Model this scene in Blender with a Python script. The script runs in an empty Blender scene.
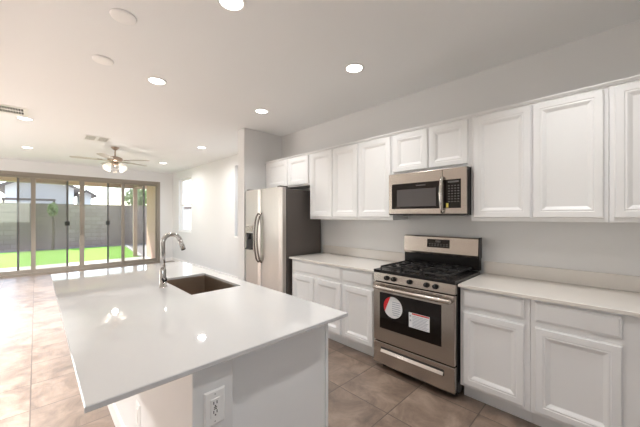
import bpy, bmesh, math, random
from mathutils import Vector, Matrix, noise
random.seed(4)
S = bpy.context.scene
COL = S.collection
PI = math.pi

# ------------------------------------------------------------------ camera, sky, sun, area lights, exposure
cam_d = bpy.data.cameras.new('camera')
cam = bpy.data.objects.new('camera', cam_d); COL.objects.link(cam)
cam_d.sensor_width = 36; cam_d.lens = 291 / 640 * 36
cam_d.shift_y = 2.5 / 640
cam_d.clip_start = .02
cam.location = (0, 0, 1.443)
cam.rotation_euler = (PI / 2, 0, -math.atan2(291, 298))
S.camera = cam

W = bpy.data.worlds.new('sky'); S.world = W; W.use_nodes = True
nt = W.node_tree; nt.nodes.clear()
out = nt.nodes.new('ShaderNodeOutputWorld'); bg = nt.nodes.new('ShaderNodeBackground')
sky = nt.nodes.new('ShaderNodeTexSky'); sky.sky_type = 'NISHITA'; sky.sun_disc = False
sky.sun_elevation = math.radians(52); sky.sun_rotation = math.radians(20); sky.dust_density = .6
hsv = nt.nodes.new('ShaderNodeHueSaturation'); hsv.inputs['Saturation'].default_value = .75
nt.links.new(sky.outputs[0], hsv.inputs['Color']); nt.links.new(hsv.outputs[0], bg.inputs[0]); nt.links.new(bg.outputs[0], out.inputs[0])
bg.inputs[1].default_value = .5

def lamp(name, typ, loc, aim, power, size=None, color=(1, 1, 1), shape=None):
    d = bpy.data.lights.new(name, typ); d.energy = power; d.color = color
    if size:
        if isinstance(size, tuple): d.shape = 'RECTANGLE'; d.size, d.size_y = size
        else: d.size = size
    if shape: d.shape = shape
    o = bpy.data.objects.new(name, d); COL.objects.link(o); o.location = loc
    o.rotation_euler = Vector(aim).to_track_quat('-Z', 'Y').to_euler()
    return o
sun = lamp('sun', 'SUN', (0, 20, 20), (.45, -.62, -.95), 8.0, color=(1, .96, .9)); sun.data.angle = .01
# added area fill lights set in made-up window openings, all out of view
lamp('area_fill_back', 'AREA', (-.9, -2.36, 1.65), (0, 1, .15), 10, (1.3, 1.1), (.97, .985, 1))
lamp('area_fill_great_room', 'AREA', (-2.56, 7.2, 1.55), (1, 0, .05), 58, (3.1, 1.7), (1, .985, .96))
CAN_KITCHEN, FILL_LEFT, CAN_GREAT = 6, 92, 20  # lamp powers; the left row is unseen fill added for the open floor
S.view_settings.view_transform = 'Standard'; S.view_settings.look = 'None'
S.view_settings.gamma = 1; S.view_settings.use_curve_mapping = False
S.view_settings.exposure = .10
S.cycles.diffuse_bounces = 8; S.cycles.max_bounces = 14; S.cycles.transparent_max_bounces = 16
S.cycles.sample_clamp_indirect = 6

# ------------------------------------------------------------------ materials
def mat(name, color, rough=.5, metal=0, noise_amt=0, noise_scale=20, bump=0, stretch=(1, 1, 1), emit=None, coat=0, spec=.5, aniso=0):
    m = bpy.data.materials.new(name); m.use_nodes = True
    t = m.node_tree; b = t.nodes['Principled BSDF']
    c = (*color, 1)
    b.inputs['Base Color'].default_value = c
    b.inputs['Roughness'].default_value = rough; b.inputs['Metallic'].default_value = metal
    b.inputs['Coat Weight'].default_value = coat; b.inputs['Specular IOR Level'].default_value = spec
    b.inputs['Anisotropic'].default_value = aniso
    if noise_amt or bump:
        tc = t.nodes.new('ShaderNodeTexCoord'); mp = t.nodes.new('ShaderNodeMapping'); mp.inputs['Scale'].default_value = stretch
        n = t.nodes.new('ShaderNodeTexNoise'); n.inputs['Scale'].default_value = noise_scale; n.inputs['Detail'].default_value = 5
        t.links.new(tc.outputs['Object'], mp.inputs[0]); t.links.new(mp.outputs[0], n.inputs['Vector'])
        if noise_amt:
            r = t.nodes.new('ShaderNodeMixRGB'); r.blend_type = 'MIX'
            r.inputs[1].default_value = (*[x * (1 - noise_amt) for x in color], 1)
            r.inputs[2].default_value = (*[min(1, x * (1 + noise_amt)) for x in color], 1)
            t.links.new(n.outputs[0], r.inputs[0]); t.links.new(r.outputs[0], b.inputs['Base Color'])
        if bump:
            bp = t.nodes.new('ShaderNodeBump'); bp.inputs['Strength'].default_value = bump; bp.inputs['Distance'].default_value = .002
            t.links.new(n.outputs[0], bp.inputs['Height']); t.links.new(bp.outputs[0], b.inputs['Normal'])
    if emit:
        b.inputs['Emission Color'].default_value = (*emit[0], 1); b.inputs['Emission Strength'].default_value = emit[1]
    return m

M = {}
M['wall'] = mat('wall_paint', (.73, .73, .725), .7, bump=.06, noise_scale=160)
M['ceil'] = mat('ceiling_paint', (.83, .845, .85), .8, bump=.06, noise_scale=120)
M['trim'] = mat('white_trim', (.86, .85, .83), .4)
M['cab'] = mat('cabinet_lacquer', (.83, .833, .832), .38, noise_amt=.01, noise_scale=5)
M['quartz'] = mat('white_quartz', (.60, .60, .597), .03, noise_amt=.02, noise_scale=260, spec=.75)
M['counter'] = mat('cream_quartz', (.73, .695, .65), .14, noise_amt=.04, noise_scale=300)
M['steel'] = mat('brushed_steel', (.52, .475, .43), .27, 1, noise_amt=.05, noise_scale=60, stretch=(1, .02, 1), bump=.02)
M['steel_v'] = mat('brushed_fridge_steel', (.53, .495, .465), .33, 1, noise_amt=.03, noise_scale=60, stretch=(1, 1, .02), bump=.02)
M['steel_d'] = mat('grey_side_steel', (.115, .10, .092), .42, .25, noise_amt=.04, noise_scale=200)
M['sink'] = mat('sink_steel', (.38, .31, .25), .42, 1, noise_amt=.06, noise_scale=40, stretch=(1, .05, 1))
M['chrome'] = mat('polished_nickel', (.62, .60, .58), .14, 1)
M['handle'] = mat('dark_polished_steel', (.30, .27, .25), .2, 1)
M['nickel'] = mat('antique_nickel', (.40, .32, .26), .3, 1)
M['black'] = mat('black_enamel', (.010, .009, .009), .25, spec=.3)
M['iron'] = mat('cast_iron', (.014, .013, .013), .6, bump=.2, noise_scale=300)
M['glassblack'] = mat('black_glass', (.010, .007, .006), .06, spec=.35)
M['mwindow'] = mat('dark_mesh_window', (.085, .08, .08), .18)
M['rubber'] = mat('dark_rubber', (.02, .02, .02), .7)
M['paper'] = mat('white_paper', (.82, .84, .86), .5)
M['red'] = mat('red_ink', (.62, .02, .03), .5)
M['ink'] = mat('grey_ink', (.38, .42, .48), .6)
M['key'] = mat('pale_key_print', (.16, .16, .16), .5)
M['yellow'] = mat('yellow_sticker', (.75, .62, .12), .5)
M['plate'] = mat('white_plastic', (.83, .825, .81), .35)
M['cover'] = mat('bright_white_plastic', (.93, .93, .925), .4)
M['slot'] = mat('dark_slot', (.03, .03, .03), .7)
M['ventgap'] = mat('vent_shadow_metal', (.30, .29, .28), .7)
M['bronze'] = mat('tan_aluminium', (.27, .235, .195), .45, noise_amt=.03, noise_scale=8)
M['darkframe'] = mat('dark_screen_frame', (.10, .09, .085), .5)
M['lens'] = mat('lit_lens', (.9, .9, .88), .5, emit=((1, .97, .92), 9))
M['bulb'] = mat('lit_bulb', (.9, .88, .82), .5, emit=((1, .92, .80), 3))
M['shade'] = mat('frosted_glass', (.9, .88, .84), .4, emit=((1, .93, .82), .35))
M['blade'] = mat('pale_fan_blade', (.48, .45, .42), .5, noise_amt=.06, noise_scale=6, stretch=(1, 8, 1))
M['conc'] = mat('patio_concrete', (.70, .67, .62), .8, noise_amt=.06, noise_scale=3)
M['gravel'] = mat('gravel_bed', (.34, .31, .29), .9, noise_amt=.3, noise_scale=30)
M['grass'] = mat('lawn_grass', (.22, .46, .05), .9, noise_amt=.15, noise_scale=40, bump=.5)
M['stucco'] = mat('pink_tan_stucco', (.54, .37, .31), .9, noise_amt=.05, noise_scale=40, bump=.3)
M['houswall'] = mat('white_house_stucco', (.85, .85, .84), .9, noise_amt=.03, noise_scale=10)
M['fascia'] = mat('brown_fascia', (.20, .17, .15), .7, noise_amt=.1)
M['roof'] = mat('grey_roof_tile', (.30, .27, .25), .8, noise_amt=.2, noise_scale=15)
M['patioroof'] = mat('tan_patio_paint', (.60, .45, .37), .8, noise_amt=.03)
M['leaf'] = mat('pale_leaf', (.36, .46, .20), .8, noise_amt=.3, noise_scale=9)
M['bark'] = mat('bark', (.20, .15, .11), .9, noise_amt=.2)

def block_mat():
    m = mat('block_wall_masonry', (.46, .405, .365), .9); t = m.node_tree; b = t.nodes['Principled BSDF']
    tc = t.nodes.new('ShaderNodeTexCoord'); mp = t.nodes.new('ShaderNodeMapping'); mp.inputs['Rotation'].default_value = (PI / 2, 0, 0)
    br = t.nodes.new('ShaderNodeTexBrick'); br.inputs['Scale'].default_value = 1
    br.inputs['Brick Width'].default_value = .4; br.inputs['Row Height'].default_value = .2; br.inputs['Mortar Size'].default_value = .008
    br.inputs['Color1'].default_value = (.43, .335, .30, 1); br.inputs['Color2'].default_value = (.37, .285, .255, 1); br.inputs['Mortar'].default_value = (.29, .225, .20, 1)
    t.links.new(tc.outputs['Object'], mp.inputs[0]); t.links.new(mp.outputs[0], br.inputs[0]); t.links.new(br.outputs[0], b.inputs['Base Color'])
    return m
M['block'] = block_mat()

def floor_mat():
    m = mat('travertine_tile', (.3, .2, .15), .3, coat=.7); t = m.node_tree; b = t.nodes['Principled BSDF']; L = t.links.new
    T = .467
    tc = t.nodes.new('ShaderNodeTexCoord'); mp = t.nodes.new('ShaderNodeMapping')
    mp.inputs['Location'].default_value = (.03 + T * 10, -.71 + T * 10, 0)
    L(tc.outputs['Object'], mp.inputs[0])
    br = t.nodes.new('ShaderNodeTexBrick'); br.offset = 0; br.inputs['Scale'].default_value = 1
    br.inputs['Brick Width'].default_value = T; br.inputs['Row Height'].default_value = T
    br.inputs['Mortar Size'].default_value = .004; br.inputs['Mortar Smooth'].default_value = .2
    br.inputs['Color1'].default_value = (0, 0, 0, 1); br.inputs['Color2'].default_value = (1, 1, 1, 1); br.inputs['Mortar'].default_value = (.5, .5, .5, 1)
    L(mp.outputs[0], br.inputs[0])
    n1 = t.nodes.new('ShaderNodeTexNoise'); n1.inputs['Scale'].default_value = 4.5; n1.inputs['Detail'].default_value = 8; n1.inputs['Roughness'].default_value = .68; n1.inputs['Distortion'].default_value = .6
    off = t.nodes.new('ShaderNodeVectorMath'); off.operation = 'MULTIPLY_ADD'
    off.inputs[1].default_value = (7, 5, 3); L(br.outputs[0], off.inputs[0]); L(mp.outputs[0], off.inputs[2])
    L(off.outputs[0], n1.inputs['Vector'])
    cr = t.nodes.new('ShaderNodeValToRGB')
    e = cr.color_ramp.elements
    e[0].position = .34; e[0].color = (.132, .094, .072, 1)
    e[1].position = .66; e[1].color = (.330, .250, .195, 1)
    k = e.new(.5); k.color = (.225, .162, .124, 1)
    L(n1.outputs[0], cr.inputs[0])
    hs = t.nodes.new('ShaderNodeMixRGB'); hs.blend_type = 'MULTIPLY'; hs.inputs[0].default_value = .12
    L(cr.outputs[0], hs.inputs[1]); L(br.outputs[0], hs.inputs[2])
    mx = t.nodes.new('ShaderNodeMixRGB'); L(br.outputs[1], mx.inputs[0]); L(hs.outputs[0], mx.inputs[1]); mx.inputs[2].default_value = (.075, .055, .043, 1)
    L(mx.outputs[0], b.inputs['Base Color'])
    b.inputs['Coat Roughness'].default_value = .3
    rm = t.nodes.new('ShaderNodeMapRange'); rm.inputs[3].default_value = .3; rm.inputs[4].default_value = .45
    L(n1.outputs[0], rm.inputs[0]); L(rm.outputs[0], b.inputs['Roughness'])
    bp = t.nodes.new('ShaderNodeBump'); bp.inputs['Strength'].default_value = .25; bp.inputs['Distance'].default_value = .003; bp.invert = True
    L(br.outputs[1], bp.inputs['Height']); L(bp.outputs[0], b.inputs['Normal'])
    return m
M['floor'] = floor_mat()

def glass_mat(name, tint, gloss, mesh=0):
    m = bpy.data.materials.new(name); m.use_nodes = True; t = m.node_tree; t.nodes.clear()
    o = t.nodes.new('ShaderNodeOutputMaterial'); tr = t.nodes.new('ShaderNodeBsdfTransparent'); tr.inputs[0].default_value = (*tint, 1)
    g = t.nodes.new('ShaderNodeBsdfGlossy'); g.inputs['Roughness'].default_value = .02
    lw = t.nodes.new('ShaderNodeLayerWeight'); pw = t.nodes.new('ShaderNodeMath'); pw.operation = 'POWER'; pw.inputs[1].default_value = 4
    t.links.new(lw.outputs['Facing'], pw.inputs[0])
    f = t.nodes.new('ShaderNodeMath'); f.operation = 'MULTIPLY_ADD'; f.inputs[1].default_value = gloss; f.inputs[2].default_value = .03
    t.links.new(pw.outputs[0], f.inputs[0])
    mx = t.nodes.new('ShaderNodeMixShader')
    t.links.new(f.outputs[0], mx.inputs[0]); t.links.new(tr.outputs[0], mx.inputs[1]); t.links.new(g.outputs[0], mx.inputs[2])
    if mesh:
        d = t.nodes.new('ShaderNodeBsdfDiffuse'); d.inputs[0].default_value = (.22, .21, .20, 1)
        m2 = t.nodes.new('ShaderNodeMixShader'); m2.inputs[0].default_value = mesh
        t.links.new(tr.outputs[0], m2.inputs[1]); t.links.new(d.outputs[0], m2.inputs[2]); t.links.new(m2.outputs[0], o.inputs[0])
    else:
        t.links.new(mx.outputs[0], o.inputs[0])
    return m
M['glass'] = glass_mat('clear_glass', (.985, .99, .985), .6)
M['screen'] = glass_mat('screen_mesh', (1, 1, 1), 1.0, .28)

# ------------------------------------------------------------------ mesh helpers
WORLD = {}
def base(o):
    return WORLD.get(o.name, Vector((0, 0, 0)))

class MB:
    def __init__(s): s.bm = bmesh.new(); s.smooth = []
    def box(s, x0, x1, y0, y1, z0, z1, bev=0, seg=2):
        r = bmesh.ops.create_cube(s.bm, size=1)
        vs = r['verts']
        for v in vs:
            v.co = Vector(((x0 + x1) / 2 + v.co.x * (x1 - x0), (y0 + y1) / 2 + v.co.y * (y1 - y0), (z0 + z1) / 2 + v.co.z * (z1 - z0)))
        if bev:
            es = {e for v in vs for e in v.link_edges}
            bmesh.ops.bevel(s.bm, geom=list(es), offset=bev, segments=seg, profile=.5, affect='EDGES')
        return s
    def lathe(s, prof, c, axis=(0, 0, 1), seg=32, smooth=True, cap=True):
        ax = Vector(axis).normalized(); q = Vector((0, 0, 1)).rotation_difference(ax); c = Vector(c)
        rings = []
        for r, h in prof:
            rings.append([s.bm.verts.new(c + q @ Vector((r * math.cos(2 * PI * i / seg), r * math.sin(2 * PI * i / seg), h))) for i in range(seg)])
        for a, b in zip(rings, rings[1:]):
            for i in range(seg):
                f = s.bm.faces.new((a[i], a[(i + 1) % seg], b[(i + 1) % seg], b[i])); f.smooth = smooth
        if cap:
            s.bm.faces.new(rings[0][::-1]); s.bm.faces.new(rings[-1])
        return s
    def cyl(s, p0, p1, r, seg=20, r2=None):
        p0, p1 = Vector(p0), Vector(p1); d = p1 - p0
        return s.lathe([(r, 0), (r2 if r2 else r, d.length)], p0, d, seg)
    def tube(s, pts, r, seg=12, rad=None):
        pts = [Vector(p) for p in pts]; rings = []
        prev = None
        for i, p in enumerate(pts):
            d = (pts[min(i + 1, len(pts) - 1)] - pts[max(i - 1, 0)]).normalized()
            if prev is None:
                u = d.orthogonal().normalized()
            else:
                u = (prev - d * prev.dot(d)).normalized()
            prev = u; v = d.cross(u); rr = rad[i] if rad else r
            rings.append([s.bm.verts.new(p + (u * math.cos(2 * PI * k / seg) + v * math.sin(2 * PI * k / seg)) * rr) for k in range(seg)])
        for a, b in zip(rings, rings[1:]):
            for i in range(seg):
                f = s.bm.faces.new((a[i], a[(i + 1) % seg], b[(i + 1) % seg], b[i])); f.smooth = True
        s.bm.faces.new(rings[0][::-1]); s.bm.faces.new(rings[-1])
        return s
    def rings(s, fn, u0, u1, v0, v1, prof, back=True):
        """nested rectangles: prof = [(inset, height)...]; fn(u, v, h) gives the point"""
        rs = []
        for ins, h in prof:
            rs.append([s.bm.verts.new(fn(u, v, h)) for u, v in ((u0 + ins, v0 + ins), (u1 - ins, v0 + ins), (u1 - ins, v1 - ins), (u0 + ins, v1 - ins))])
        for a, b in zip(rs, rs[1:]):
            for i in range(4): s.bm.faces.new((a[i], a[(i + 1) % 4], b[(i + 1) % 4], b[i]))
        s.bm.faces.new(rs[-1])
        if back: s.bm.faces.new(rs[0][::-1])
        return s
    def poly(s, pts, d):
        """prism: polygon pts extruded by vector d"""
        d = Vector(d); a = [s.bm.verts.new(Vector(p)) for p in pts]; b = [s.bm.verts.new(Vector(p) + d) for p in pts]
        n = len(a)
        for i in range(n): s.bm.faces.new((a[i], a[(i + 1) % n], b[(i + 1) % n], b[i]))
        s.bm.faces.new(a[::-1]); s.bm.faces.new(b)
        return s
    def build(s, name, m, parent=None):
        bmesh.ops.recalc_face_normals(s.bm, faces=s.bm.faces[:])
        if parent is not None:
            bmesh.ops.translate(s.bm, verts=s.bm.verts[:], vec=-base(parent))
        me = bpy.data.meshes.new(name); s.bm.to_mesh(me); s.bm.free()
        me.materials.append(M[m] if isinstance(m, str) else m)
        o = bpy.data.objects.new(name, me); COL.objects.link(o)
        if parent is not None:
            o.parent = parent; WORLD[o.name] = base(parent)
        return o

def thing(name, label, cat, loc=(0, 0, 0), group=None, kind=None):
    o = bpy.data.objects.new(name, None); COL.objects.link(o); o.location = loc; o.empty_display_size = .1
    WORLD[o.name] = Vector(loc)
    return tag(o, label, cat, group, kind)
def tag(o, label=None, cat=None, group=None, kind=None):
    if label: o['label'] = label
    if cat: o['category'] = cat
    if group: o['group'] = group
    if kind: o['kind'] = kind
    return o
def struct(o): o['kind'] = 'structure'; return o
def struct_root(name, loc=(0, 0, 0)):
    o = bpy.data.objects.new(name, None); COL.objects.link(o); o.location = loc; WORLD[o.name] = Vector(loc); o['kind'] = 'structure'
    return o
def dup(root, loc, label, group):
    r = root.copy(); COL.objects.link(r); r.location = loc; r['label'] = label; r['group'] = group
    for ch in list(root.children):
        c = ch.copy(); COL.objects.link(c); c.parent = r
        for g in list(ch.children):
            d = g.copy(); COL.objects.link(d); d.parent = c
    return r

# ------------------------------------------------------------------ the room
XK, XG, YF, ZC = 3.0, 3.17, 10.08, 2.80
XL, YB = -2.6, -2.4
struct(MB().box(XL - .15, XG + .2, YB - .15, YF + .12, -.12, 0).build('floor', 'floor'))
struct(MB().box(XL - .15, XG + .2, YB - .15, YF + .2, ZC, ZC + .15).build('ceiling', 'ceil'))
struct(MB().box(XK, XK + .15, YB - .15, 4.2, 0, ZC).build('wall_right', 'wall'))
struct(MB().box(2.285, XG + .15, 4.0, 4.2, 0, ZC, .006).build('wall_return', 'wall'))

def wall_open(name, axis, a0, a1, u0, u1, z1, holes):
    """wall slab a0..a1 thick along 'axis', from u0 to u1, with rectangular openings (ua, ub, za, zb)"""
    m = MB()
    def bx(ua, ub, za, zb):
        if ub - ua < 1e-4 or zb - za < 1e-4: return
        if axis == 'X': m.box(a0, a1, ua, ub, za, zb)
        else: m.box(ua, ub, a0, a1, za, zb)
    u = u0
    for ua, ub, za, zb in sorted(holes):
        bx(u, ua, 0, z1); bx(ua, ub, 0, za); bx(ua, ub, zb, z1); u = ub
    bx(u, u1, 0, z1)
    return struct(m.build(name, 'wall'))
DX0, DX1, DZ = -1.02, 2.80, 2.51
wall_open('wall_great_room_right', 'X', XG, XG + .15, 4.2, YF, ZC, [(8.5, 9.52, .99, 2.56), (4.95, 5.97, .99, 2.56)])
wall_open('wall_far', 'Y', YF, YF + .16, XL, XG + .15, ZC, [(DX0, DX1, 0, DZ)])
wall_open('wall_left', 'X', XL - .15, XL, YB, YF + .16, ZC, [(5.6, 8.8, .65, 2.45)])
wall_open('wall_back', 'Y', YB - .15, YB, XL, XK, ZC, [(-1.6, -.2, 1.05, 2.25)])
for nm, a in (('baseboard_great_room', (XG - .014, XG, 4.2, YF, 0, .11)),
              ('baseboard_far', (DX1 + .01, XG - .014, YF - .014, YF, 0, .11))):
    struct(MB().box(*a, .004).build(nm, 'trim'))
struct(MB().box(2.271, 2.285, 3.99, 4.2, 0, .11, .004).build('baseboard_return', 'trim'))

def hung_window(n, axis, a, u0, u1, z0, z1, out=1):
    """single-hung window whose frame sits at depth a; out = direction of outdoors"""
    r = struct_root('window_%d' % n, (a, u0, z0) if axis == 'X' else (u0, a, z0))
    def bx(m, ua, ub, za, zb, d0, d1):
        lo, hi = sorted((a + d0 * out, a + d1 * out))
        return m.box(lo, hi, ua, ub, za, zb) if axis == 'X' else m.box(ua, ub, lo, hi, za, zb)
    m = MB(); w = .04
    bx(m, u0, u0 + w, z0, z1, 0, .06); bx(m, u1 - w, u1, z0, z1, 0, .06); bx(m, u0 + w, u1 - w, z0, z0 + w, 0, .06); bx(m, u0 + w, u1 - w, z1 - w, z1, 0, .06)
    m.build('window_frame', 'trim', r)
    zm = (z0 + z1) / 2
    m = MB(); bx(m, u0 + w, u1 - w, zm - .022, zm + .022, .005, .05); m.build('meeting_rail', 'trim', r)
    m = MB(); bx(m, u0 + w, u1 - w, z0 + w, zm - .022, .02, .026); m.build('pane', 'glass', r)
    m = MB(); bx(m, u0 + w, u1 - w, zm + .022, z1 - w, .03, .036); m.build('pane', 'glass', r)
    m = MB(); bx(m, u0 + .0, u1 - .0, z0 - .03, z0 - .001, -.085, .0); m.build('window_sill', 'trim', r)
    return r
hung_window(1, 'X', XG + .08, 8.5, 9.52, .99, 2.56)
hung_window(2, 'X', XG + .08, 4.95, 5.97, .99, 2.56)
hung_window(3, 'X', XL - .06, 5.6, 8.8, .65, 2.45, -1)  # made-up unseen window that holds the great-room fill light
hung_window(4, 'Y', YB - .06, -1.6, -.2, 1.05, 2.25, -1)  # invented window behind the camera, there for the back fill light

# four-panel sliding glass door with two insect screens in the outer track
door = struct_root('door_1', ((DX0 + DX1) / 2, YF + .08, 0))
m = MB()
m.box(DX0, DX0 + .075, YF - .01, YF + .15, 0, DZ); m.box(DX1 - .075, DX1, YF - .01, YF + .15, 0, DZ)
m.box(DX0 + .075, DX1 - .075, YF - .01, YF + .15, DZ - .07, DZ); m.box(DX0 + .075, DX1 - .075, YF - .01, YF + .15, 0, .035)
m.build('door_frame', 'bronze', door)
xs = [-.96, -.035, .89, 1.815, 2.74]
for i in range(4):
    a, b = xs[i], xs[i + 1]; y0 = YF + (.055 if i in (0, 3) else .01); y1 = y0 + .04; w = .052
    if i in (1, 2): a, b = a - .02 * (i == 1), b + .02 * (i == 2)
    m = MB(); m.box(a, a + w, y0, y1, .036, DZ - .071); m.box(b - w, b, y0, y1, .036, DZ - .071)
    m.box(a + w, b - w, y0, y1, .036, .12); m.box(a + w, b - w, y0, y1, DZ - .135, DZ - .071)
    p = m.build('glass_panel', 'bronze', door)
    MB().box(a + w, b - w, y0 + .017, y0 + .023, .12, DZ - .135).build('pane', 'glass', p)
    if i in (1, 2):
        hx = b - .031 if i == 1 else a + .031
        MB().box(hx - .012, hx + .012, y0 - .02, y0 - .001, .95, 1.2, .005).build('pull_handle', 'bronze', p)
for a, b, lx in ((-.33, .62, .595), (1.455, 2.40, 1.475)):
    y0 = YF + .105; m = MB(); w = .042
    m.box(a, a + w, y0, y0 + .025, .036, DZ - .071); m.box(b - w, b, y0, y0 + .025, .036, DZ - .071)
    m.box(a + w, b - w, y0, y0 + .025, .036, .08); m.box(a + w, b - w, y0, y0 + .025, DZ - .11, DZ - .071)
    p = m.build('sliding_screen', 'darkframe', door)
    MB().box(a + w, b - w, y0 + .01, y0 + .012, .08, DZ - .11).build('screen_mesh', 'screen', p)
    MB().box(lx - .05, lx + .05, y0 - .009, y0, 1.19, 1.30, .003).build('latch', 'rubber', p)

# ------------------------------------------------------------------ outdoors
struct(MB().box(-12, 14, YF + .16, 12.0, -.2, -.02).build('patio_slab', 'conc'))
struct(MB().box(-14, 16, 12.0, 40, -.3, -.09).build('ground_yard', 'gravel'))
struct(MB().box(XG + .35, 16, -6, YF + .16, -.3, -.05).build('ground_side_yard', 'gravel'))
m = MB(); N = 40
m.poly([(-9, 12.0, -.09), (2.70, 12.0, -.09), (3.22, 17.6, -.09), (-9, 17.6, -.09)], (0, 0, .03))
tag(m.build('lawn', 'grass'), 'bright green lawn between the patio and the block wall', 'lawn', kind='stuff')
m = MB(); m.poly([(2.73, 12.3, -.09), (2.85, 12.3, -.09), (3.36, 17.62, -.09), (3.24, 17.62, -.09)], (0, 0, .06))
struct(m.build('kerb_strip', 'conc'))
struct(MB().box(-14, 9, 18.6, 18.8, -.09, 1.98).box(-14, 9, 18.57, 18.83, 1.98, 2.02).build('wall_yard', 'block'))
struct(MB().box(5.2, 5.4, -6, 18.55, -.05, 1.75).build('wall_side_yard', 'houswall'))
struct(MB().box(2.86, 3.32, YF + .161, 11.9, -.02, 2.74, .01).build('wall_patio', 'stucco'))
struct(MB().box(-9, 3.6, YF + .161, 12.75, 2.75, 2.87).box(-9, 3.6, 12.55, 12.75, 2.47, 2.75).box(2.6, 2.8, 11.9, 12.55, 2.5, 2.75).build('patio_roof', 'patioroof'))
struct(MB().box(2.60, 2.72, 12.58, 12.7, -.09, 2.47).build('patio_post', 'patioroof'))

def house(loc, x0, x1, y0, y1, ze, zp, label, over=.45):
    r = thing('house', label, 'house', loc, 'houses beyond the yard wall')
    xm = (x0 + x1) / 2; s = (zp - ze) / (x1 - xm)
    MB().poly([(x0, y0, -.09), (x1, y0, -.09), (x1, y0, ze), (xm, y0, zp), (x0, y0, ze)], (0, y1 - y0, 0)).build('house_wall', 'houswall', r)
    t = .16; y = y0 - .5
    rf = MB().poly([(x0 - over, y, ze - over * s + .01), (xm, y, zp + .01), (x1 + over, y, ze - over * s + .01), (x1 + over, y, ze - over * s + t), (xm, y, zp + t), (x0 - over, y, ze - over * s + t)], (0, y1 - y0 + 1, 0)).build('roof', 'roof', r)
    m = MB()
    for sx in (-1, 1):
        xe = x1 + over if sx > 0 else x0 - over
        m.poly([(xe, y - .03, ze - over * s - .05), (xm, y - .03, zp - .05), (xm, y - .03, zp + t), (xe, y - .03, ze - over * s + t)], (0, .028, 0))
    m.build('fascia', 'fascia', rf)
    return r
house((.3, 30, -.09), -1.55, 2.15, 30, 38, 3.6, 4.55, 'white stuccoed gabled house standing left behind the yard wall')
house((3.0, 33, -.09), -.2 + 3.0, 3.55, 33, 36, 3.35, 3.6, 'small pale house end with grey eave right of the gabled house', .35)

def tree(loc, n, rx, rz, zc, leaf, label, name='tree', seed=1):
    rnd = random.Random(seed)
    r = thing(name, label, 'tree', loc)
    m = MB()
    x, y, z = loc
    m.tube([(x, y, z), (x + .03, y, z + (zc - z) * .5), (x, y, zc)], .05, 8, [.06, .05, .03])
    for k in range(4):
        a = k * 1.6; m.tube([(x, y, zc - rz * .8), (x + math.cos(a) * rx * .6, y + math.sin(a) * rx * .6, zc + rz * .2)], .02, 6)
    m.build('trunk', 'bark', r)
    m = MB()
    for k in range(n):
        d = Vector((rnd.gauss(0, 1), rnd.gauss(0, 1), rnd.gauss(0, 1))).normalized() * rnd.random() ** .4
        p = Vector((x + d.x * rx, y + d.y * rx, zc + d.z * rz))
        u = Vector((rnd.uniform(-1, 1), rnd.uniform(-1, 1), rnd.uniform(-1, 1))).normalized() * leaf
        v = u.orthogonal().normalized() * leaf * .5
        m.bm.faces.new([m.bm.verts.new(p + q) for q in (-u, v, u, -v)])
    me = m.build('foliage', 'leaf', r)
    return r
tree((5.35, 24, -.09), 900, .95, .75, 2.75, .13, 'pale green tree beyond the yard wall at its right end', seed=3)
tree((.55, 18.0, -.09), 300, .20, .34, 1.74, .06, 'slim young tree in front of the yard wall', 'young_tree', 5)
r = thing('pergola', 'dark metal pergola frame showing above the yard wall', 'pergola', (-.2, 20, -.09))
MB().box(-1.14, .72, 19.95, 20.05, 2.2, 2.3).build('beam', 'fascia', r)
for px in (-1.12, .62): MB().box(px, px + .08, 19.96, 20.04, -.09, 2.2).build('post', 'fascia', r)

# ------------------------------------------------------------------ cabinet fronts
def fX(x, sgn=-1):
    return lambda u, v, h: Vector((x + sgn * h, u, v))
DOOR_PROF = [(0, 0), (0, .013), (.006, .020), (.043, .020), (.048, .0165), (.055, .0185), (.063, .0155), (.080, .0055), (.084, .005)]
DRAWER_PROF = [(0, 0), (0, .010), (.004, .014), (.011, .0155), (.014, .019)]
def front_door(parent, xf, y0, y1, z0, z1, sgn=-1):
    return MB().rings(fX(xf, sgn), y0, y1, z0, z1, DOOR_PROF).build('door', 'cab', parent)
def front_drawer(parent, xf, y0, y1, z0, z1, sgn=-1):
    return MB().rings(fX(xf, sgn), y0, y1, z0, z1, DRAWER_PROF).build('drawer', 'cab', parent)

XU = 2.674   # face frame plane of the wall cabinets
def upper(y0, y1, z0, z1, doors, label):
    r = thing('wall_cabinet', label, 'cabinet', (XK, (y0 + y1) / 2, z0), 'white wall cabinets')
    MB().box(XU, XK - .001, y0, y1, z0, z1, .0015, 1).build('cabinet_body', 'cab', r)
    for a, b, za, zb in doors: front_door(r, XU - .0005, a, b, za, zb)
    m = MB(); y = y0
    m.poly([(XU, y, z1), (XU - .012, y, z1), (XU - .024, y, z1 + .014), (XU - .024, y, z1 + .022), (XU + .02, y, z1 + .022), (XU + .02, y, z1)], (0, y1 - y0, 0))
    m.build('crown_moulding', 'cab', r)
    return r
ZU0, ZU1, ZD0, ZD1 = 1.400, 2.290, 1.430, 2.276
upper(2.935, 3.995, 1.865, ZU1, [(3.422, 3.93, 1.885, ZD1), (2.953, 3.408, 1.885, ZD1)], 'short two-door white wall cabinet over the refrigerator')
upper(2.094, 2.933, ZU0, ZU1, [(2.508, 2.903, ZD0, ZD1), (2.103, 2.498, ZD0, ZD1)], 'tall two-door white wall cabinet next to the refrigerator')
upper(1.647, 2.092, ZU0, ZU1, [(1.664, 2.082, ZD0, ZD1)], 'tall one-door white wall cabinet left of the microwave')
upper(.882, 1.645, 1.865, ZU1, [(1.261, 1.628, 1.893, ZD1), (.902, 1.250, 1.893, ZD1)], 'short two-door white wall cabinet over the microwave')
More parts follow.
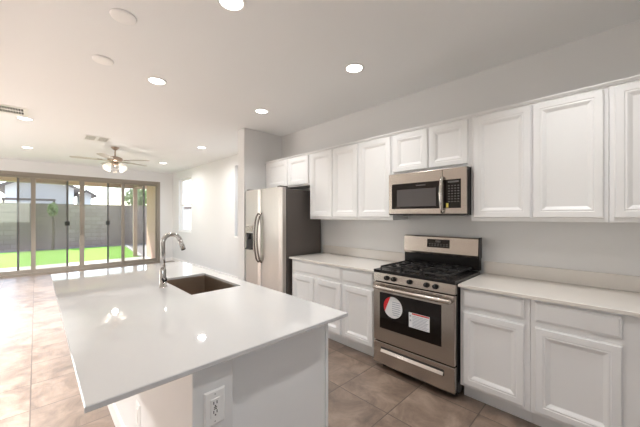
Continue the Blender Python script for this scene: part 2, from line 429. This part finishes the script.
upper(.042, .880, ZU0, ZU1, [(.457, .858, ZD0, ZD1), (.064, .447, ZD0, ZD1)], 'tall two-door white wall cabinet right of the microwave')
upper(-.80, .040, ZU0, ZU1, [(-.385, .016, ZD0, ZD1), (-.79, -.395, ZD0, ZD1)], 'white wall cabinet cut by the right edge of the photo')

XB = 2.394   # face frame plane of the base cabinets
def lower(y0, y1, doors, drawers, label):
    r = thing('base_cabinet', label, 'cabinet', (XK, (y0 + y1) / 2, 0), 'white base cabinets')
    MB().box(XB, XK - .001, y0, y1, .116, .890, .0015, 1).build('cabinet_body', 'cab', r)
    MB().box(XB + .082, XK - .002, y0, y1, 0, .115).build('toe_kick', 'cab', r)
    for a, b in doors: front_door(r, XB - .0005, a, b, .142, .702)
    for a, b in drawers: front_drawer(r, XB - .0005, a, b, .742, .870)
    return r
lower(2.101, 2.972, [(2.548, 2.945), (2.116, 2.530)], [(2.116, 2.945)], 'white base cabinet with one wide drawer beside the refrigerator')
lower(1.650, 2.099, [(1.690, 2.088)], [(1.690, 2.088)], 'narrow white base cabinet left of the range')
lower(.415, .868, [(.446, .845)], [(.446, .845)], 'narrow white base cabinet right of the range')
lower(-.09, .413, [(-.018, .388)], [(-.018, .388)], 'white base cabinet second from the range on its right')
lower(-.95, -.092, [(-.50, -.16), (-.93, -.52)], [(-.93, -.16)], 'white base cabinet cut by the right edge of the photo')

def worktop(y0, y1, label):
    r = thing('countertop', label, 'countertop', (XK, (y0 + y1) / 2, .891), 'cream countertops along the wall')
    MB().box(2.350, XK - .001, y0, y1, .891, .914, .003).build('slab', 'counter', r)
    MB().box(XK - .021, XK - .001, y0, y1, .9145, 1.024, .003).build('backsplash', 'counter', r)
worktop(1.645, 2.985, 'cream quartz countertop between the refrigerator and the range')
worktop(-.95, .872, 'cream quartz countertop right of the range')

# ------------------------------------------------------------------ refrigerator
fr = thing('refrigerator', 'stainless side-by-side refrigerator with grey sides and water dispenser', 'refrigerator', (2.65, 3.49, 0))
FY0, FY1 = 3.022, 3.948
MB().box(2.345, XK - .03, FY0, FY1, .02, 1.80, .006).build('body', 'steel_d', fr)
MB().box(2.36, XK - .1, FY0 + .03, FY1 - .03, 0, .02).build('base_grille', 'rubber', fr)
def fdoor(y0, y1):
    m = MB()
    n = 8; pts = []
    for i in range(n + 1):
        t = i / n; y = y0 + (y1 - y0) * t; e = min(t, 1 - t) * (y1 - y0)
        pts.append((2.258 + (.016 * (1 - min(1, e / .03)) ** 2), y, .06))
    pts += [(2.335, y1, .06), (2.335, y0, .06)]
    m.poly(pts, (0, 0, 1.76))
    return m.build('fridge_door', 'steel_v', fr)
dl = fdoor(3.528, FY1); dr = fdoor(FY0, 3.522)
MB().box(2.336, 2.346, FY0 + .01, FY1 - .01, .06, 1.80).build('door_gasket', 'rubber', fr)
for y, d in ((3.562, dl), (3.488, dr)):
    pts = []; n = 18
    for i in range(n + 1):
        t = i / n; z = .795 + .68 * t
        pts.append((2.250 - .062 * math.sin(PI * t) ** .55, y, z))
    pts = [(2.266, y, .795)] + pts + [(2.266, y, 1.475)]
    MB().tube(pts, .012, 10).build('handle', 'handle', d)
dp = MB().box(2.245, 2.2575, 3.672, 3.884, .93, 1.318, .004).build('dispenser', 'steel_v', dl)
MB().box(2.242, 2.2445, 3.687, 3.869, .955, 1.195).build('dispenser_recess', 'glassblack', dp)
MB().box(2.238, 2.2445, 3.70, 3.856, 1.215, 1.30, .002).build('dispenser_panel', 'steel', dp)
MB().box(2.215, 2.2415, 3.70, 3.856, .955, .972, .003).build('drip_tray', 'rubber', dp)
MB().cyl((2.236, 3.778, 1.10), (2.236, 3.778, 1.19), .014).build('spout', 'rubber', dp)
for y in (3.10, 3.87): MB().box(2.27, 2.40, y - .03, y + .03, 1.8205, 1.84, .004).build('hinge_cover', 'steel_d', fr)

# ------------------------------------------------------------------ gas range
rg = thing('gas_range', 'stainless freestanding gas range with black grates and stickered oven door', 'range', (2.65, 1.257, 0))
RY0, RY1 = .879, 1.637; RF = 2.345
MB().box(RF + .012, 2.955, RY0, RY1, .035, .905, .003).build('body', 'black', rg)
for y in (RY0 + .06, RY1 - .06):
    for x in (2.42, 2.88): MB().cyl((x, y, 0), (x, y, .036), .02).build('foot', 'rubber', rg)
m = MB(); m.box(RF - .03, 2.90, RY0 - .001, RY1 + .001, .908, .938, .006)
ct = m.build('cooktop', 'black', rg)
m = MB(); m.poly([(RF + .012, RY0, .832), (RF - .028, RY0, .832), (RF - .018, RY0, .907), (RF + .012, RY0, .907)], (0, RY1 - RY0, 0))
cp = m.build('control_panel', 'steel', rg)
for y in (1.492, 1.418, 1.262, 1.110, 1.034):
    k = MB().lathe([(.0225, 0), (.0215, .006), (.019, .008), (.0185, .026), (.0165, .029)], (RF - .0235, y, .870), (-1, 0, .13), 24).build('knob', 'black', cp)
    MB().box(RF - .0535, RF - .0527, y - .0015, y + .0015, .872, .889).build('pointer', 'key', k)
MB().box(RF - .006, RF + .011, RY0 + .01, RY1 - .01, .822, .831).build('vent_gap', 'black', rg)
od = MB().box(RF - .03, RF + .011, RY0 + .003, RY1 - .003, .272, .820, .005).build('oven_door', 'steel', rg)
m = MB()
for k in range(9):
    y = RY0 + .1 + k * .066; m.box(RF - .0312, RF - .0302, y, y + .048, .807, .8115)
m.build('vent_slot', 'slot', od)
MB().rings(fX(RF - .0301), .985, 1.565, .398, .732, [(0, 0), (0, .002), (.004, .003)]).build('oven_window', 'glassblack', od)
pts = [(RF - .032, RY1 - .035, .775), (RF - .072, RY1 - .036, .779)] + [(RF - .080 - .006 * math.sin(PI * i / 12), RY1 - .05 - (RY1 - RY0 - .10) * i / 12, .782) for i in range(13)] + [(RF - .072, RY0 + .036, .779), (RF - .032, RY0 + .035, .775)]
MB().tube(pts, .018, 14).build('oven_handle', 'steel', od)
XS = RF - .0336
m = MB(); m.lathe([(.096, 0), (.096, .0006)], (XS, 1.424, .613), (-1, 0, 0), 48, False)
st = m.build('round_sticker', 'paper', od); tag(st, 'round white sticker with a red edge')
# red segment of the round sticker
m = MB(); pp = []
for i in range(17):
    a = math.radians(105 + 105 * i / 16); pp.append((XS - .0007, 1.424 - .096 * math.cos(a), .613 + .096 * math.sin(a)))
m.poly(pp, (-.0004, 0, 0)); m.build('red_segment', 'red', st)
m = MB()
for k in range(7):
    z = .660 - k * .019; w = .055 * math.sqrt(max(.1, 1 - ((z - .613) / .096) ** 2))
    m.box(XS - .0012, XS - .0007, 1.414 - w - .012, 1.414 + w * .55 - .012, z, z + .006)
m.build('printed_text', 'ink', st)
lb = MB().box(XS - .0006, XS, 1.080, 1.266, .485, .612).build('paper_label', 'paper', od)
MB().box(XS - .0012, XS - .0007, 1.084, 1.236, .598, .609).build('red_heading', 'red', lb)
m = MB()
for k in range(8):
    z = .582 - k * .0125; m.box(XS - .0012, XS - .0007, 1.09 + (k % 3) * .01, 1.232, z, z + .004)
for z in (.585, .545): m.box(XS - .0012, XS - .0007, 1.243, 1.258, z - .008, z + .006)
m.build('printed_text', 'ink', lb)
sd = MB().box(RF - .030, RF + .011, RY0 + .003, RY1 - .003, .060, .262, .005).build('storage_drawer', 'steel', rg)
MB().rings(fX(RF - .0301), .965, 1.553, .172, .222, [(0, 0), (0, .0012)]).build('pull_recess', 'slot', sd)
MB().poly([(RF - .0312, .968, .173), (RF - .046, .968, .176), (RF - .046, .968, .181), (RF - .0312, .968, .204)], (0, .582, 0)).build('pull_lip', 'chrome', sd)
bgd = MB().box(2.905, 2.965, RY0 + .008, RY1 + .004, .939, 1.052, .003).build('backguard_base', 'black', rg)
m = MB(); m.poly([(2.965, RY0 + .012, 1.053), (2.893, RY0 + .012, 1.053), (2.885, RY0 + .012, 1.075), (2.898, RY0 + .012, 1.228), (2.91, RY0 + .012, 1.238), (2.965, RY0 + .012, 1.238)], (0, RY1 - RY0 - .010, 0))
bk = m.build('backguard', 'steel', rg)
MB().poly([(2.968, RY0 + .004, 1.053), (2.888, RY0 + .004, 1.053), (2.880, RY0 + .004, 1.075), (2.895, RY0 + .004, 1.232), (2.908, RY0 + .004, 1.242), (2.968, RY0 + .004, 1.242)], (0, .0075, 0)).build('end_cap', 'black', bk)
def bgx(z): return 2.885 + (z - 1.075) / .153 * .013
m = MB(); m.poly([(bgx(1.125) - .0015, 1.15, 1.125), (bgx(1.208) - .0015, 1.15, 1.208), (bgx(1.208) - .0001, 1.15, 1.208), (bgx(1.125) - .0001, 1.15, 1.125)], (0, .228, 0))
ds = m.build('display_panel', 'glassblack', bk)
m = MB()
for z in (1.142, 1.158):
    for k in range(7):
        y = 1.168 + k * .029; x = bgx(z) - .0022; m.box(x, x + .0006, y, y + .016, z, z + .005)
m.build('key_print', 'key', ds)
MB().box(bgx(1.188) - .0024, bgx(1.188) - .0016, 1.24, 1.29, 1.178, 1.195).build('clock_display', 'key', ds)
# grates and burners
for yc, w in ((1.046, .225), (1.257, .17), (1.470, .225)):
    m = MB(); x0, x1 = 2.345, 2.875; y0, y1 = yc - w / 2 + .004, yc + w / 2 - .004; z0, z1 = .957, .972; t = .011
    m.box(x0, x1, y0, y0 + t, z0, z1, .002, 1); m.box(x0, x1, y1 - t, y1, z0, z1, .002, 1)
    for x in (x0, (x0 + x1) / 2 - t / 2, x1 - t): m.box(x, x + t, y0 + t, y1 - t, z0, z1, .002, 1)
    for xc in (x0 + .135, x1 - .135):
        m.box(xc - .005, xc + .005, y0 + t, yc - .028, z0 + .002, z1 + .004); m.box(xc - .005, xc + .005, yc + .028, y1 - t, z0 + .002, z1 + .004)
        m.box(xc - .12, xc - .028, yc - .005, yc + .005, z0 + .002, z1 + .004); m.box(xc + .028, xc + .12, yc - .005, yc + .005, z0 + .002, z1 + .004)
    for x in (x0, x1 - t):
        for y in (y0, y1 - t): m.box(x, x + t, y, y + t, .9385, z0)
    m.build('grate', 'iron', ct)
for x, y, r in ((2.48, 1.046, .046), (2.74, 1.046, .036), (2.48, 1.47, .04), (2.74, 1.47, .05), (2.61, 1.257, .042)):
    b_ = MB().lathe([(r + .012, 0), (r + .01, .006), (r, .008), (r * .9, .012)], (x, y, .9382), seg=24).build('burner', 'steel_d', ct)
    MB().lathe([(r * .85, 0), (r * .88, .004), (r * .7, .007)], (x, y, .9505), seg=24).build('burner_cap', 'iron', b_)

# ------------------------------------------------------------------ microwave
mw = thing('microwave', 'stainless over-the-range microwave with curved vertical handle', 'microwave', (2.78, 1.26, 1.452))
MY0, MY1, MZ0, MZ1, MX = .884, 1.640, 1.452, 1.8625, 2.585
MB().box(MX + .022, XK - .002, MY0, MY1, MZ0, MZ1, .003).build('body', 'black', mw)
YS = 1.090
md = MB().box(MX - .004, MX + .021, YS + .001, MY1 - .002, MZ0 + .010, MZ1 - .002, .004).build('microwave_door', 'steel', mw)
MB().rings(fX(MX - .0041), YS + .012, 1.600, 1.512, 1.760, [(0, 0), (0, .002), (.003, .003)]).build('door_glass', 'glassblack', md)
MB().rings(fX(MX - .0072), 1.145, 1.540, 1.535, 1.700, [(0, 0), (0, .0006)]).build('viewing_window', 'mwindow', md)
m = MB()
for k in range(9):
    y = 1.33 - k * .0105; m.box(MX - .0078, MX - .0072, y, y + .0065, 1.728, 1.737)
m.build('nameplate', 'key', md)
hp = []
for i in range(15):
    t = i / 14; hp.append((MX - .020 - .034 * math.sin(PI * t) ** .7, YS - .004, 1.478 + .306 * t))
hp = [(MX - .002, YS - .004, 1.478)] + hp + [(MX - .002, YS - .004, 1.784)]
m = MB(); m.tube(hp, .011, 12)
for v in m.bm.verts: v.co.y = (YS - .004) + (v.co.y - YS + .004) * 1.35
m.build('handle', 'chrome', md)
pn = MB().box(MX - .002, MX + .021, MY0 + .002, YS - .001, MZ0 + .010, MZ1 - .002, .003).build('control_panel', 'steel', mw)
MB().rings(fX(MX - .0021), .932, YS - .006, 1.512, 1.762, [(0, 0), (0, .002), (.002, .0025)]).build('panel_glass', 'glassblack', pn)
m = MB()
for r_ in range(7):
    for c_ in range(4):
        y = .946 + c_ * .026; z = 1.565 + r_ * .023; m.box(MX - .0052, MX - .0047, y, y + .013, z, z + .007)
m.box(MX - .0052, MX - .0047, .95, 1.04, 1.735, 1.748)
m.build('keypad', 'key', pn)
MB().box(MX - .0052, MX - .0047, 1.036, 1.056, 1.518, 1.556).build('yellow_sticker', 'yellow', pn)
MB().box(MX + .0, MX + .03, MY0 + .004, MY1 - .004, 1.453, 1.4615).build('vent_grille', 'slot', mw)
MB().box(2.70, 2.93, MY0 + .1, MY1 - .1, 1.444, 1.4515).build('grease_filter', 'ventgap', mw)

# ------------------------------------------------------------------ island
IX0, IX1, IY0, IY1 = .096, 1.222, 1.032, 3.590
struct(MB().box(.402, .560, 1.068, 3.50, 0, .893, .004).build('wall_island', 'wall'))
struct(MB().box(.388, .4015, 1.055, 3.51, 0, .12, .004).build('baseboard_island', 'trim'))
ic = thing('kitchen_island', 'long white island base cabinet with plain end panel under the sink', 'cabinet', (.88, 2.3, 0))
MB().box(.562, 1.160, 1.150, 1.166, 0, .892, .001, 1).build('end_panel', 'cab', ic)
MB().box(.562, 1.160, 3.44, 3.456, 0, .892, .001, 1).build('end_panel', 'cab', ic)
MB().box(.562, .574, 1.167, 3.439, .1, .892).build('back_panel', 'cab', ic)
m = MB(); m.box(1.168, 1.188, 1.150, 3.456, .8, .892, .001, 1); m.box(1.168, 1.188, 1.150, 3.456, .115, .14, .001, 1)
for y in (1.150, 1.75, 2.80, 3.416): m.box(1.168, 1.188, y, y + .04, .14, .8)
m.box(1.161, 1.167, 1.156, 3.45, .115, .892)
m.build('face_frame', 'cab', ic)
MB().box(1.10, 1.11, 1.167, 3.439, 0, .114).build('toe_kick', 'cab', ic)
MB().box(.575, 1.159, 1.167, 3.439, .115, .13).build('cabinet_floor', 'cab', ic)
for a, b in ((1.175, 1.76), (1.78, 2.29), (2.30, 2.81), (2.83, 3.43)): front_door(ic, 1.1885, a, b, .142, .87, 1)

SX0, SX1, SY0, SY1 = .750, 1.120, 2.002, 2.680
m = MB(); bm = m.bm
o4 = [(IX0, IY0), (IX1, IY0), (IX1, IY1), (IX0, IY1)]; i4 = [(SX0, SY0), (SX1, SY0), (SX1, SY1), (SX0, SY1)]
zt, zb, e = .914, .894, .003
def ring(c, z, d=0):
    cx = sum(p[0] for p in c) / 4; cy = sum(p[1] for p in c) / 4
    return [bm.verts.new((p[0] - d * (1 if p[0] > cx else -1), p[1] - d * (1 if p[1] > cy else -1), z)) for p in c]
R = [ring(i4, zb), ring(o4, zb, e), ring(o4, zb + e), ring(o4, zt - e), ring(o4, zt, e), ring(i4, zt, -e), ring(i4, zt - e), ]
seq = R + [R[0]]
for a, b in zip(seq, seq[1:]):
    for i in range(4): bm.faces.new((a[i], a[(i + 1) % 4], b[(i + 1) % 4], b[i]))
tag(m.build('island_countertop', 'quartz'), 'glossy white quartz countertop on the island with a sink cut-out', 'countertop')

sk = thing('sink', 'rectangular undermount single-bowl sink set in the island countertop', 'sink', (.93, 2.33, .66))
m = MB(); bm = m.bm
def rr(x0, x1, y0, y1, z, rad, n=6):
    v = []
    for cx, cy, a0 in ((x1 - rad, y1 - rad, 0), (x0 + rad, y1 - rad, 90), (x0 + rad, y0 + rad, 180), (x1 - rad, y0 + rad, 270)):
        for i in range(n + 1):
            a = math.radians(a0 + 90 * i / n); v.append(bm.verts.new((cx + rad * math.cos(a), cy + rad * math.sin(a), z)))
    return v
o = .004
RR = [rr(SX0 - .02, SX1 + .02, SY0 - .02, SY1 + .02, .8935, .03), rr(SX0 - o, SX1 + o, SY0 - o, SY1 + o, .8935, .014), rr(SX0 - o, SX1 + o, SY0 - o, SY1 + o, .70, .02),
      rr(SX0 + .01, SX1 - .01, SY0 + .01, SY1 - .01, .682, .025), rr(.92, .95, 2.32, 2.35, .676, .0145)]
for a, b in zip(RR, RR[1:]):
    n = len(a)
    for i in range(n):
        f = bm.faces.new((a[i], a[(i + 1) % n], b[(i + 1) % n], b[i])); f.smooth = False
bm.faces.new(RR[-1])
m.build('basin', 'sink', sk)
MB().lathe([(.045, 0), (.043, .003), (.03, .002), (.012, .001)], (.935, 2.335, .679), seg=28).build('drain', 'chrome', sk)

fc = thing('kitchen_faucet', 'tall nickel gooseneck pull-down faucet standing at the island sink', 'faucet', (.678, 2.371, .914))
fx, fy = .678, 2.371
MB().lathe([(.031, 0), (.031, .006), (.0245, .010), (.0235, .125), (.021, .135)], (fx, fy, .9145), seg=28).build('faucet_body', 'chrome', fc)
ar = .061; zc = 1.243; pts = [(fx, fy, 1.045), (fx, fy, 1.15), (fx, fy, zc)]
for i in range(1, 13):
    a = PI - (PI * .93) * i / 12; pts.append((fx + ar + ar * math.cos(a), fy, zc + ar * math.sin(a)))
MB().tube(pts, .0168, 16).build('gooseneck', 'chrome', fc)
ex = pts[-1]; d = (Vector(pts[-1]) - Vector(pts[-2])).normalized(); p1 = Vector(ex) + d * .075
hd = MB().tube([Vector(ex) + d * .001, Vector(ex) + d * .03, p1], .017, 16, [.0172, .0175, .0175]).build('spray_head', 'chrome', fc)
MB().tube([p1 + d * .0005, p1 + d * .006], .016, 16).build('nozzle', 'rubber', hd)
m = MB(); m.cyl((fx, fy - .022, .975), (fx, fy - .048, .975), .016, 20)
hb = m.build('handle_hub', 'rubber', fc)
MB().tube([(fx, fy - .050, .975), (fx - .006, fy - .062, .985), (fx - .03, fy - .085, 1.02)], .006, 10).build('lever', 'chrome', hb)

# outlets
ot = thing('wall_outlet', 'white duplex outlet plate on the island end under the countertop', 'outlet', (.483, 1.067, .72), 'island outlets')
MB().rings(lambda u, v, h: Vector((u, 1.0672 - h, v)), .443, .524, .655, .787, [(0, 0), (0, .002), (.006, .006)]).build('cover_plate', 'plate', ot)
rc = MB().rings(lambda u, v, h: Vector((u, 1.0611 - h, v)), .466, .501, .686, .756, [(0, 0), (0, .002), (.001, .003)]).build('receptacle', 'plate', ot)
m = MB()
for zc_ in (.738, .704):
    m.box(.4755, .4785, 1.0573, 1.0581, zc_ - .002, zc_ + .009); m.box(.488, .491, 1.0573, 1.0581, zc_ - .002, zc_ + .009); m.box(.481, .486, 1.0573, 1.0581, zc_ - .011, zc_ - .006)
m.box(.4775, .4895, 1.0573, 1.0581, .7165, .7195); m.box(.4775, .4895, 1.0573, 1.0581, .7225, .7255)
m.build('socket_slot', 'slot', rc)
for z in (.770, .668): MB().box(.4815, .4855, 1.0605, 1.0611, z, z + .004).build('screw', 'ventgap', ot)
ot2 = thing('wall_outlet', 'white outlet plate low on the seating side of the island wall', 'outlet', (.401, 1.83, .36), 'island outlets')
MB().rings(fX(.4012), 1.79, 1.87, .295, .425, [(0, 0), (0, .002), (.006, .006)]).build('cover_plate', 'plate', ot2)
MB().rings(fX(.3951), 1.812, 1.848, .325, .395, [(0, 0), (0, .003)]).build('receptacle', 'plate', ot2)

# ------------------------------------------------------------------ ceiling
proto = None
def can(x, y, label, power, spread=120):
    global proto
    g = 'recessed ceiling lights'
    if proto is None:
        proto = thing('recessed_light', label, 'ceiling light', (x, y, ZC), g)
        MB().lathe([(.070, -.001), (.072, -.006), (.086, -.008), (.092, -.004), (.093, -.0005)], (x, y, ZC), seg=40, cap=False).build('trim_ring', 'plate', proto)
        MB().lathe([(.070, 0), (.069, .003)], (x, y, ZC - .0042), seg=32).build('lens', 'lens', proto)
    else:
        dup(proto, (x, y, ZC), label, g)
    l = lamp('can_lamp', 'AREA', (x, y, ZC - .012), (0, 0, -1), power, .13, (1, .988, .972), 'DISK')
    l.data.spread = math.radians(spread)
can(.885, 1.71, 'lit recessed ceiling light at the top edge nearest the camera', CAN_KITCHEN)
can(2.09, 1.69, 'lit recessed ceiling light above the range', CAN_KITCHEN)
can(.87, 3.235, 'lit recessed ceiling light over the island far end', CAN_KITCHEN)
can(2.09, 3.22, 'lit recessed ceiling light in front of the refrigerator', CAN_KITCHEN)
can(.885, .18, 'added unseen ceiling fill light just above and left of the camera', CAN_KITCHEN)  # out of view; added to lift the right-hand cabinets
can(2.09, .17, 'added unseen ceiling fill light in front of the right end wall cabinets', CAN_KITCHEN * 1.0)  # second unseen downlight, put in to brighten the cabinets on the right
can(-1.25, 1.90, 'added unseen ceiling fill light over the open floor left of the island, nearest of three', FILL_LEFT, 76)  # this row of three is unseen, added to brighten the left floor
can(-1.25, 3.60, 'added unseen ceiling fill light over the open floor left of the island, middle of three', FILL_LEFT, 76)
can(-1.25, 5.30, 'added unseen ceiling fill light over the open floor left of the island, farthest of three', FILL_LEFT, 76)
can(-.11, 5.77, 'lit recessed ceiling light beside the long air vent', CAN_GREAT * 3.3, 105)
can(2.35, 5.76, 'lit recessed ceiling light on the right just past the refrigerator wall', CAN_GREAT, 165)
can(-.12, 8.17, 'lit recessed ceiling light at far left near the glass door', CAN_GREAT * 3.8, 105)
can(2.33, 8.14, 'lit recessed ceiling light at far right near the glass door', CAN_GREAT, 165)

for x, y, l in ((.426, 2.344, 'round white ceiling cover plate, the larger-looking one nearer the camera'), (.417, 3.12, 'round white ceiling cover plate, the smaller-looking one farther back')):
    c = MB().lathe([(.076, -.0005), (.078, -.006), (.074, -.014), (.066, -.017), (.02, -.018)], (x, y, ZC), seg=40)
    tag(c.build('ceiling_cover', 'cover'), l, 'cover plate', 'round ceiling covers')

v1 = thing('air_vent', 'long white louvred air register in the ceiling at left edge', 'vent', (-.33, 5.42, ZC), 'ceiling air vents')
m = MB(); a0, a1, b0, b1 = -.60, -.075, 5.22, 5.59
m.box(a0, a0 + .04, b0, b1, ZC - .010, ZC - .0005); m.box(a1 - .04, a1, b0, b1, ZC - .010, ZC - .0005); m.box(a0 + .04, a1 - .04, b0, b0 + .035, ZC - .010, ZC - .0005); m.box(a0 + .04, a1 - .04, b1 - .035, b1, ZC - .010, ZC - .0005)
m.box(a0 + .04, a1 - .04, (b0 + b1) / 2 - .012, (b0 + b1) / 2 + .012, ZC - .010, ZC - .0005)
m.build('vent_frame', 'plate', v1)
MB().box(a0 + .04, a1 - .04, b0 + .035, b1 - .035, ZC - .0025, ZC - .0003).build('vent_backing', 'slot', v1)
m = MB(); x = a0 + .05
while x < a1 - .05:
    m.poly([(x, b0 + .036, ZC - .0026), (x + .004, b0 + .036, ZC - .0026), (x + .008, b0 + .036, ZC - .009), (x + .004, b0 + .036, ZC - .009)], (0, b1 - b0 - .072, 0)); x += .024
m.build('louvre', 'plate', v1)
v2 = thing('air_vent', 'small double return grille in the ceiling before the fan', 'vent', (.77, 6.37, ZC), 'ceiling air vents')
for a, b in ((.60, .755), (.778, .935)):
    g = MB().box(a, b, 6.20, 6.55, ZC - .006, ZC - .0004, .002, 1).build('grille', 'plate', v2)
    m = MB(); x = a + .012
    while x < b - .016:
        m.box(x, x + .006, 6.22, 6.53, ZC - .0068, ZC - .0061); x += .012
    m.build('grille_slot', 'ventgap', g)

cf = thing('ceiling_fan', 'five-blade ceiling fan with lit frosted shades in front of glass door', 'ceiling fan', (1.12, 6.94, ZC))
cx, cy = 1.12, 6.94
MB().lathe([(.072, -.0005), (.070, -.012), (.045, -.04), (.028, -.055), (.018, -.06)], (cx, cy, ZC), seg=28).build('canopy', 'nickel', cf)
MB().cyl((cx, cy, 2.62), (cx, cy, 2.739), .012).build('downrod', 'nickel', cf)
mh = MB().lathe([(.03, .07), (.06, .065), (.115, .045), (.13, .02), (.125, -.01), (.09, -.03), (.06, -.04)], (cx, cy, 2.55), seg=32).build('motor_housing', 'nickel', cf)
for k in range(5):
    a = math.radians(26 + 72 * k); u = Vector((math.cos(a), math.sin(a), 0)); v = Vector((-math.sin(a), math.cos(a), 0)); tilt = .07
    m = MB(); pts = []
    prof = [(.20, .045), (.26, .058), (.45, .068), (.60, .070), (.66, .060), (.685, .03)]
    top = [(r_, w_) for r_, w_ in prof] + [(r_, -w_) for r_, w_ in prof[::-1]]
    vs = [Vector((cx, cy, 2.535)) + u * r_ + v * w_ + Vector((0, 0, w_ * tilt)) for r_, w_ in top]
    m.poly(vs, (0, 0, .007))
    b_ = m.build('blade', 'blade', cf)
    m = MB(); m.poly([Vector((cx, cy, 2.526)) + u * .10 + v * .018, Vector((cx, cy, 2.526)) + u * .28 + v * .03, Vector((cx, cy, 2.526)) + u * .28 - v * .03, Vector((cx, cy, 2.526)) + u * .10 - v * .018], (0, 0, .006))
    m.build('blade_bracket', 'nickel', b_)
lk = MB().lathe([(.055, 0), (.06, -.02), (.05, -.06), (.025, -.085), (.008, -.095)], (cx, cy, 2.509), seg=24).build('light_kit', 'nickel', cf)
for k in range(4):
    a = math.radians(36 + 90 * k); u = Vector((math.cos(a), math.sin(a), 0)); c = Vector((cx, cy, 2.465)) + u * .120
    ax = (u * .78 + Vector((0, 0, -1))).normalized()
    MB().tube([Vector((cx, cy, 2.47)) + u * .045, c - ax * .005], .010, 8).build('lamp_arm', 'nickel', lk)
    m = MB(); m.lathe([(.022, 0), (.030, .015), (.047, .055), (.060, .095), (.068, .125), (.064, .125), (.056, .095), (.043, .055), (.024, .017)], c, ax, 24)
    s_ = m.build('lamp_shade', 'shade', lk)
    MB().lathe([(.008, .02), (.022, .045), (.026, .065), (.018, .085), (.004, .092)], c, ax, 16).build('bulb', 'bulb', s_)
for dx in (-.02, .02): MB().cyl((cx + dx, cy, 2.30), (cx + dx, cy, 2.42), .002, 6).build('pull_chain', 'nickel', lk)
lamp('fan_lamp', 'POINT', (cx, cy, 2.27), (0, 0, -1), 5, color=(1, .93, .82)).data.shadow_soft_size = .05
